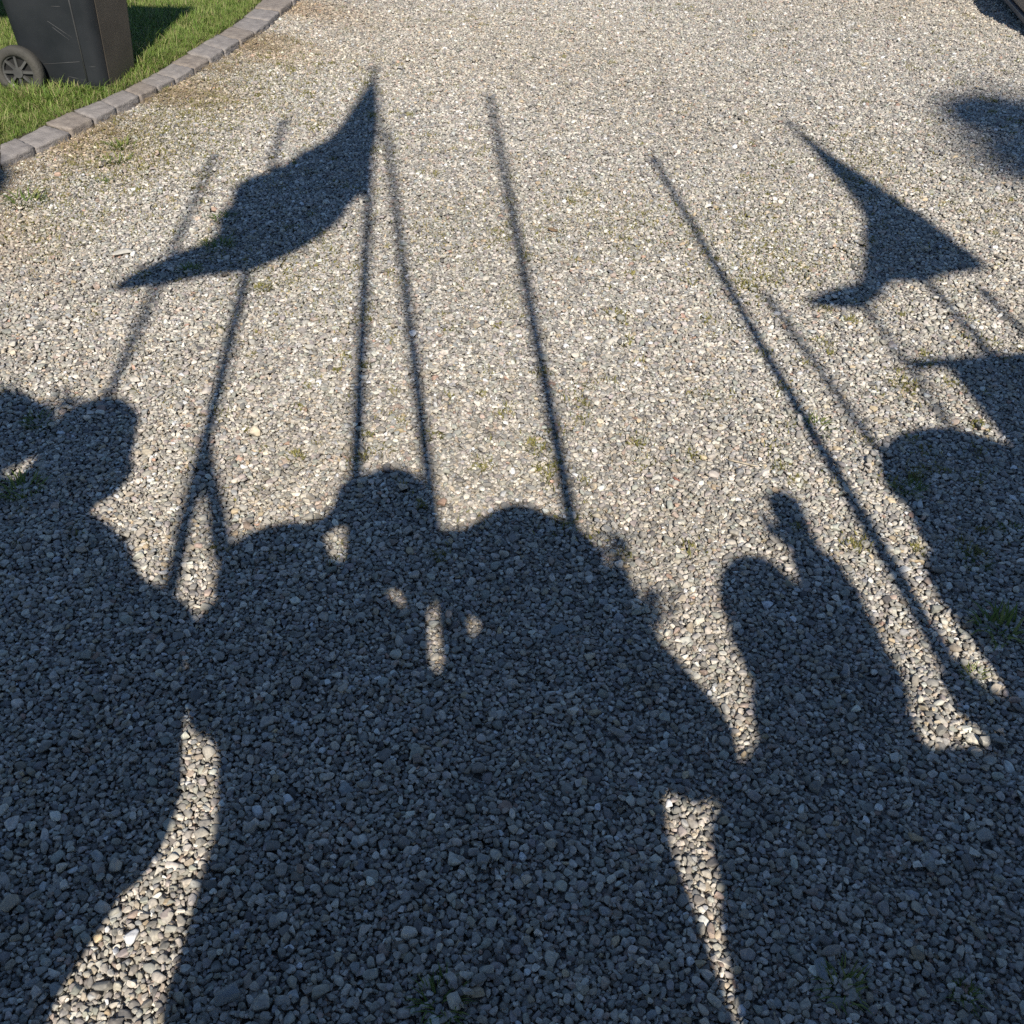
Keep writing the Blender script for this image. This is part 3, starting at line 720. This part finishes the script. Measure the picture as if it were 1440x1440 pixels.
# ---------------------------------------------------------------- people behind the camera
SKIN = mat('skin', (.52, .33, .24), (.46, .28, .20), 12, .55, .05, 200)
HAIRS = [mat('hair_dark', (.05, .03, .02), (.03, .02, .012), 30, .6, .5, 200), mat('hair_grey', (.30, .28, .26), (.2, .19, .18), 30, .6, .5, 200), mat('hair_fair', (.28, .19, .09), (.2, .13, .06), 30, .6, .5, 200)]
CLOTHS = {k: mat('cloth_'+k, c, tuple(q*.8 for q in c), 18, .9, .25, 250) for k, c in dict(green=(.06, .12, .07), grey=(.16, .16, .17), navy=(.03, .04, .09), brown=(.13, .08, .045), white=(.65, .63, .6), black=(.02, .02, .022), red=(.30, .05, .04), denim=(.07, .10, .18)).items()}
LEATHER = mat('shoe_leather', (.04, .025, .018), (.025, .018, .012), 20, .4)
EYEM = mat('eye', (.75, .74, .72), (.7, .69, .67), 5, .2); LIP = mat('lips', (.42, .18, .15), (.36, .15, .12), 20, .5)
FELT = {k: mat('felt_'+k, c, tuple(q*.8 for q in c), 30, .95, .3, 250) for k, c in dict(green=(.05, .09, .05), black=(.025, .025, .028), brown=(.10, .065, .04), straw=(.45, .34, .17)).items()}
def hand(bm, wrist, dirv, palm_n, grip):
    """palm, five fingers of different length, closed when grip"""
    d = dirv.normalized(); nrm = palm_n.normalized(); s = d.cross(nrm).normalized()
    palm = wrist+d*.055
    for k in (-.026, -.009, .009, .026):
        add_limb(bm, [(wrist+s*k*.6, .017), (wrist+d*.085+s*k, .0135)])
    curl = .85 if grip else .22
    for k, ln in zip((-.031, -.0105, .0105, .031), (.062, .078, .084, .074)):
        p = wrist+d*.088+s*k; dd = d.copy(); pts = [(p, .0105)]
        for j, f_ in enumerate((.45, .3, .25)):
            dd = (dd*math.cos(curl)+nrm*math.sin(curl)).normalized(); nrm2 = nrm
            p = p+dd*ln*f_; pts.append((p, .0095-.001*j))
            nn = (nrm*math.cos(curl)-d*math.sin(curl)) if j == 0 else nn
            dd = (d*math.cos(curl*(j+2))+nrm*math.sin(curl*(j+2))).normalized() if j < 2 else dd
        add_limb(bm, pts)
    p = wrist+d*.03+s*.03; add_limb(bm, [(p, .014), (p+s*.028+d*.03+nrm*.012, .012), (p+s*.03+d*.058+nrm*.03, .0105)])
def person(Y, x0, Ht, lab, arms, jacket='grey', trousers='navy', hat=None, hair=0, head_off=0.0, sh=.19, waist=.145, coat=None, plume=None, brim=.16, lean=0.0, shadow_pad=None, headr=1.0, belly=0.0, hat_h=1.0, hat_r=1.0, hat_up=0.0, neck=None, neck_up=0.0, sleeve=.92, slim=1.0, armr=1.0):
    """arms = ((elbow, wrist, grip) left, right) in world x, dy, z"""
    V_ = lambda x, dy, z: Vector((x, Y+dy, z))
    root = empty('person', (x0, Y, 0), label=lab, category='person')
    hz = Ht-.115+neck_up; cx = x0+head_off; nb, ntop = neck or (x0+lean, cx)
    bm = bmesh.new()
    # trunk
    for s in (-1, 1):
        add_limb(bm, [(V_(x0+s*.07, 0, .52*Ht), .10*slim), (V_(x0+s*.055, 0, .62*Ht), .095*slim), (V_(x0+s*.075*slim+lean*.5, 0, .72*Ht), .105*slim), (V_(x0+s*(sh-.09)+lean, -.01, .795*Ht), .075)])
        add_limb(bm, [(V_(x0+s*(sh-.04)+lean, 0, .815*Ht), .058), (V_(x0+s*.05+lean, 0, .845*Ht), .055)])
        add_limb(bm, [(V_(x0+s*.085, 0, .51*Ht), .085), (V_(x0+s*.10, .02, .28*Ht), .056), (V_(x0+s*.105, 0, .055*Ht), .038)])
        add_limb(bm, [(V_(x0+s*.105, -.03, .03), .034), (V_(x0+s*.12, .14, .026), .026)])
    add_limb(bm, [(V_(nb, 0, .83*Ht), .056), (V_(ntop, .01, hz-.09), .047), (V_(cx, .01, hz-.05), .052)])
    # head: skull, jaw, nose, ears
    add_ball(bm, V_(cx, .005, hz+.012), .098*headr, (.80, .98, 1.02), 3); add_limb(bm, [(V_(cx, .035, hz-.045), .062), (V_(cx, .058, hz-.078), .034)])
    add_limb(bm, [(V_(cx, .098, hz+.018), .011), (V_(cx, .116, hz-.018), .0145)])
    for s in (-1, 1): add_ball(bm, V_(cx+s*.080, 0, hz-.005), .026, (.4, .8, 1.2))
    for s, (el, wr, grip) in zip((-1, 1), arms):
        shp = V_(x0+s*sh+lean, 0, .80*Ht); e_, w_ = V_(*el), V_(*wr)
        add_limb(bm, [(shp, .052*armr), (shp.lerp(e_, .5), .045*armr), (e_, .038*armr), (e_.lerp(w_, .4), .036*armr), (w_, .027*armr)])
        d = (w_-e_).normalized(); nrm = Vector((0, 1, 0)) if abs(d.y) < .8 else Vector((0, 0, -1)); nrm = (nrm-d*nrm.dot(d)).normalized()
        hand(bm, w_, d, nrm, grip)
    remeshed('body', bm, .0075, SKIN, root, 3)
    for s in (-1, 1):
        bm = bmesh.new(); add_ball(bm, V_(cx+s*.031, .083, hz+.022), .0125); bm_obj('eye', bm, EYEM, root, True)
    bm = bmesh.new(); add_ball(bm, V_(cx, .092, hz-.052), .02, (1.1, .35, .3)); bm_obj('mouth', bm, LIP, root, True)
    # hair
    bm = bmesh.new(); add_ball(bm, V_(cx, -.012, hz+.028), .106*headr, (.84, 1.0, .98), 3)
    if hair == 2: add_limb(bm, [(V_(cx, -.05, hz), .09), (V_(cx, -.07, hz-.16), .07)])
    bm_obj('hair', bm, HAIRS[hair], root, True)
    # jacket
    bm = bmesh.new(); g_ = .022; bot = (.47 if coat is None else coat)*Ht
    for s in (-1, 1):
        add_limb(bm, [(V_(x0+s*(.09+.25*max(0, .47*Ht-bot)), 0, bot), (.11+g_)*slim), (V_(x0+s*.062, .02+belly, .62*Ht), (.10+g_+belly)*slim), (V_(x0+s*.08*slim+lean*.5, 0, .72*Ht), (.108+g_)*slim), (V_(x0+s*(sh-.09)+lean, -.01, .795*Ht), .078+g_)])
        add_limb(bm, [(V_(x0+s*(sh-.02)+lean, 0, .812*Ht), .058+g_*.7), (V_(x0+s*.045+lean, 0, .845*Ht), .05+g_)])
    for s, (el, wr, grip) in zip((-1, 1), arms):
        shp = V_(x0+s*sh+lean, 0, .80*Ht); e_, w_ = V_(*el), V_(*wr)
        add_limb(bm, [(shp, (.052+g_)*armr), (shp.lerp(e_, .5), (.048+g_*.9)*armr), (e_, (.040+g_*.9)*armr), (e_.lerp(w_, sleeve), .032+g_*.6)])
    if shadow_pad: shadow_pad(bm, V_)  # bulges added to the jacket to fill out its cast shadow
    remeshed('jacket', bm, .014, CLOTHS[jacket], root, 3)
    bm = bmesh.new()
    for s in (-1, 1): add_limb(bm, [(V_(x0+s*.085, 0, .52*Ht), .105), (V_(x0+s*.10, .02, .28*Ht), .076), (V_(x0+s*.105, 0, .07*Ht), .062)])
    remeshed('trousers', bm, .016, CLOTHS[trousers], root, 3)
    for s in (-1, 1):
        bm = bmesh.new(); add_limb(bm, [(V_(x0+s*.105, -.04, .045), .045), (V_(x0+s*.115, .07, .04), .043), (V_(x0+s*.125, .16, .034), .034)])
        for v in bm.verts: v.co.z = max(v.co.z, .002)
        remeshed('shoe', bm, .01, LEATHER, root, 2)
    if hat:
        bm = bmesh.new(); T = hz+.045+hat_up; q = hat_r; hh = hat_h
        lathe(bm, [(brim, T-.004), (brim+.004, T), (brim, T+.006), (.098*q, T+.012), (.094*q, T+.05*hh), (.086*q, T+.10*hh), ((.060 if hat != 'black' else .082)*q, T+.125*hh), (.01, T+.13*hh)], (cx, Y, 0), 32, 1, 1.1)
        ho = bm_obj('hat', bm, FELT[hat], root, True)
        bm = bmesh.new(); lathe(bm, [(.100*q, T+.014), (.098*q, T+.04)], (cx, Y, 0), 32, 1, 1.1); bm_obj('hat_band', bm, CLOTHS['black'], ho, True)
    if plume:
        bm = bmesh.new(); rs = random.Random(3)
        for (ax, az, bx_, bz, r_) in plume:
            for _ in range(90):
                t = rs.random(); c = Vector((ax+(bx_-ax)*t, Y-.02, az+(bz-az)*t))+Vector((rs.gauss(0, r_*.4), rs.gauss(0, r_*.4), rs.gauss(0, r_*.3)))
                e = c+Vector((rs.gauss(0, r_*.35), rs.gauss(0, r_*.35), r_*rs.uniform(.1, .5))); add_tube(bm, c, e, .005, .001, 4)
        bm_obj('plume', bm, CLOTHS['grey'], root)
    return root
def hang(x, s, z=.98): return ((x+s*.25, -.02, z+.22), (x+s*.24, .05, z), False)
def blobs(*ch): return lambda bm, V_: [add_limb(bm, [(V_(x, 0, z), r) for x, z, r in c]) for c in ch]  # rounded bulges that shape a figure's shadow outline
person(.05, -1.10, 1.73, 'man in a brown brimmed hat standing farthest left', (hang(-1.10, -1), hang(-1.10, 1)), 'brown', 'denim', hat='brown', brim=.165, plume=[(-1.15, 1.74, -1.10, 1.86, .05), (-1.04, 1.72, -1.02, 1.78, .03)])
person(.05, -.87, 1.60, 'man in a green jacket widened for its shadow and tall plumed hat', (hang(-.87, -1), ((-.56, -.03, 1.02), (-.535, .02, .82), False)), 'green', 'brown', hat='green', brim=.125, head_off=.03, sh=.14, hat_h=1.75, hat_r=1.2, plume=[(-.90, 1.72, -.95, 1.82, .055), (-.80, 1.72, -.86, 1.79, .04)], shadow_pad=blobs([(-.60, .98, .115), (-.57, .78, .12)], [(-.61, .70, .105), (-.66, .58, .10), (-.68, .45, .095), (-.70, .3, .10)], [(-.70, 1.18, .08), (-.555, 1.10, .075)]))
person(-.3, -.175, 1.68, 'man in a tall dark cap with both arms raised to two flagpoles', (((-.30, .02, 1.60), (-.205, 0, 1.69), True), ((-.045, .02, 1.24), (-.03, 0, 1.47), True)), 'grey', 'navy', hat='black', brim=.078, hat_h=1.05, hat_r=.9, head_off=.085, neck=(-.16, -.145), neck_up=.045, sh=.105, sleeve=.1, armr=.8, shadow_pad=blobs([(-.345, 1.54, .105), (-.30, 1.57, .095)], [(-.22, 1.47, .095), (-.22, 1.2, .1)], [(-.385, 1.39, .09), (-.375, 1.29, .085)], [(-.13, 1.12, .13), (-.11, .8, .14)]))
person(-.35, .19, 1.66, 'man in a wide straw hat holding up a phone with one hand', (((.055, .0, 1.28), (.048, .0, 1.49), True), ((.47, .0, 1.22), (.40, 0, 1.45), True)), 'white', 'denim', hat='straw', brim=.168, plume=[(.36, 1.58, .41, 1.70, .05), (.41, 1.46, .45, 1.54, .045)], sh=.10, slim=.88, hat_up=.01, sleeve=.4, armr=.85, head_off=0.0, shadow_pad=blobs([(.14, 1.51, .055), (.14, 1.475, .055)], [(.33, 1.50, .07), (.36, 1.36, .09), (.435, 1.225, .088)], [(.24, .9, .10), (.25, .75, .10)]))
person(-.4, .70, 1.64, 'woman with one hand raised beside the wide hat', (((.60, .0, 1.0), (.56, .10, .86), False), ((.79, 0, 1.44), (.795, .0, 1.67), False)), 'red', 'black', hair=2, sh=.042, slim=.80, head_off=-.035, shadow_pad=blobs([(.51, 1.0, .10), (.488, .78, .10)], [(.49, 1.09, .07), (.51, 1.0, .09)], [(.53, 1.125, .075), (.605, 1.19, .085)], [(.80, 1.38, .068), (.805, 1.62, .058)], [(.72, .95, .12), (.70, .8, .12)]))
person(-.2, 1.225, 1.80, 'tall man in a wide brown hat on the right holding a bare flagpole', (((1.10, -.02, 1.10), (1.02, -.06, 1.19), True), hang(1.21, 1)), 'brown', 'navy', hat='brown', brim=.19, sh=.16, shadow_pad=blobs([(1.08, .93, .13), (.82, .93, .13)], [(1.02, 1.02, .10), (1.10, 1.04, .1)], [(1.14, 1.58, .11), (1.195, 1.42, .12)]))
person(-.3, 1.95, 1.76, 'man in a black hat farthest right beside the banner pole', (hang(1.95, -1), hang(1.95, 1)), 'black', 'navy', hat='black', brim=.16)
bm = bmesh.new(); add_box(bm, .045, -.325, 1.61, .078, .009, .15, None, .003); bm_obj('phone', bm, LEATHER, None, False, label='dark phone held up by the man in the straw hat', category='phone')

# ---------------------------------------------------------------- tree far behind on the right, its shadow reaches the right edge
M_BARK = mat('bark', (.12, .09, .065), (.07, .055, .04), 20, .95, .8, 40)
M_LEAF = leaf_material('tree_leaf', [(0.0, (.035, .07, .015)), (.5, (.06, .11, .025)), (1.0, (.10, .15, .035))], .2)
def back_along_sun(g, dist): return g+SUN*dist
top = back_along_sun(Vector((3.55, 4.15, 0)), 19.5); foot = Vector((top.x, top.y, 0))
tree = empty('tree', foot, label='tall leafy tree standing far behind the people on the right', category='tree')
bm = bmesh.new(); rs = random.Random(11)
pts = [foot, foot+Vector((.1, .1, 3)), foot+Vector((-.05, 0, 6)), foot+Vector((.1, -.1, 9)), top]
rr_ = [.24, .19, .14, .09, .03]
for i in range(4): add_tube(bm, pts[i], pts[i+1], rr_[i], rr_[i+1], 12)
blobs = []
for k in range(26):
    h_ = rs.uniform(5, 12.4); a = rs.uniform(0, 6.28); R_ = rs.uniform(.5, 1.0)*min(1.5, (13.4-h_)*.55)
    c = Vector((foot.x+R_*math.cos(a)+.25, foot.y+R_*math.sin(a), h_)); s0 = Vector((foot.x, foot.y, h_-.7)); add_tube(bm, s0, c, .05, .012, 7); blobs.append((c, rs.uniform(.45, .7)))
for (x_, y_, r_) in ((1392, 172, .17), (1425, 215, .22), (1450, 180, .30), (1352, 148, .10), (1480, 230, .25), (1500, 170, .35), (1415, 150, .13), (1372, 140, .10), (1448, 238, .16), (1345, 165, .07)):
    c = back_along_sun(ground(x_, y_), 19.5+rs.uniform(-.2, .2)); blobs.append((c, r_)); add_tube(bm, top-Vector((0, 0, .6)), c, .03, .008, 6)
bm_obj('trunk', bm, M_BARK, tree, True)
V, F, SH = [], [], []
for c, r_ in blobs:
    for _ in range(int(900*(r_/.5)**2)+120):
        d = Vector((rs.gauss(0, 1), rs.gauss(0, 1), rs.gauss(0, 1))).normalized()*r_*abs(rs.gauss(0, .62)); p = c+d-foot
        a = Vector((rs.gauss(0, 1), rs.gauss(0, 1), rs.gauss(0, .5))).normalized(); b_ = a.cross(Vector((rs.gauss(0, 1), rs.gauss(0, 1), 1))).normalized(); s_ = rs.uniform(.03, .05)
        i = len(V); V += [p-a*s_, p+b_*s_*.6, p+a*s_, p-b_*s_*.6]; F.append((i, i+1, i+2, i+3)); SH += [rs.random()]*4
me = bpy.data.meshes.new('crown'); me.from_pydata(V, [], F); at = me.attributes.new('shade', 'FLOAT', 'POINT'); at.data.foreach_set('value', SH)
link('crown', me, M_LEAF, tree)
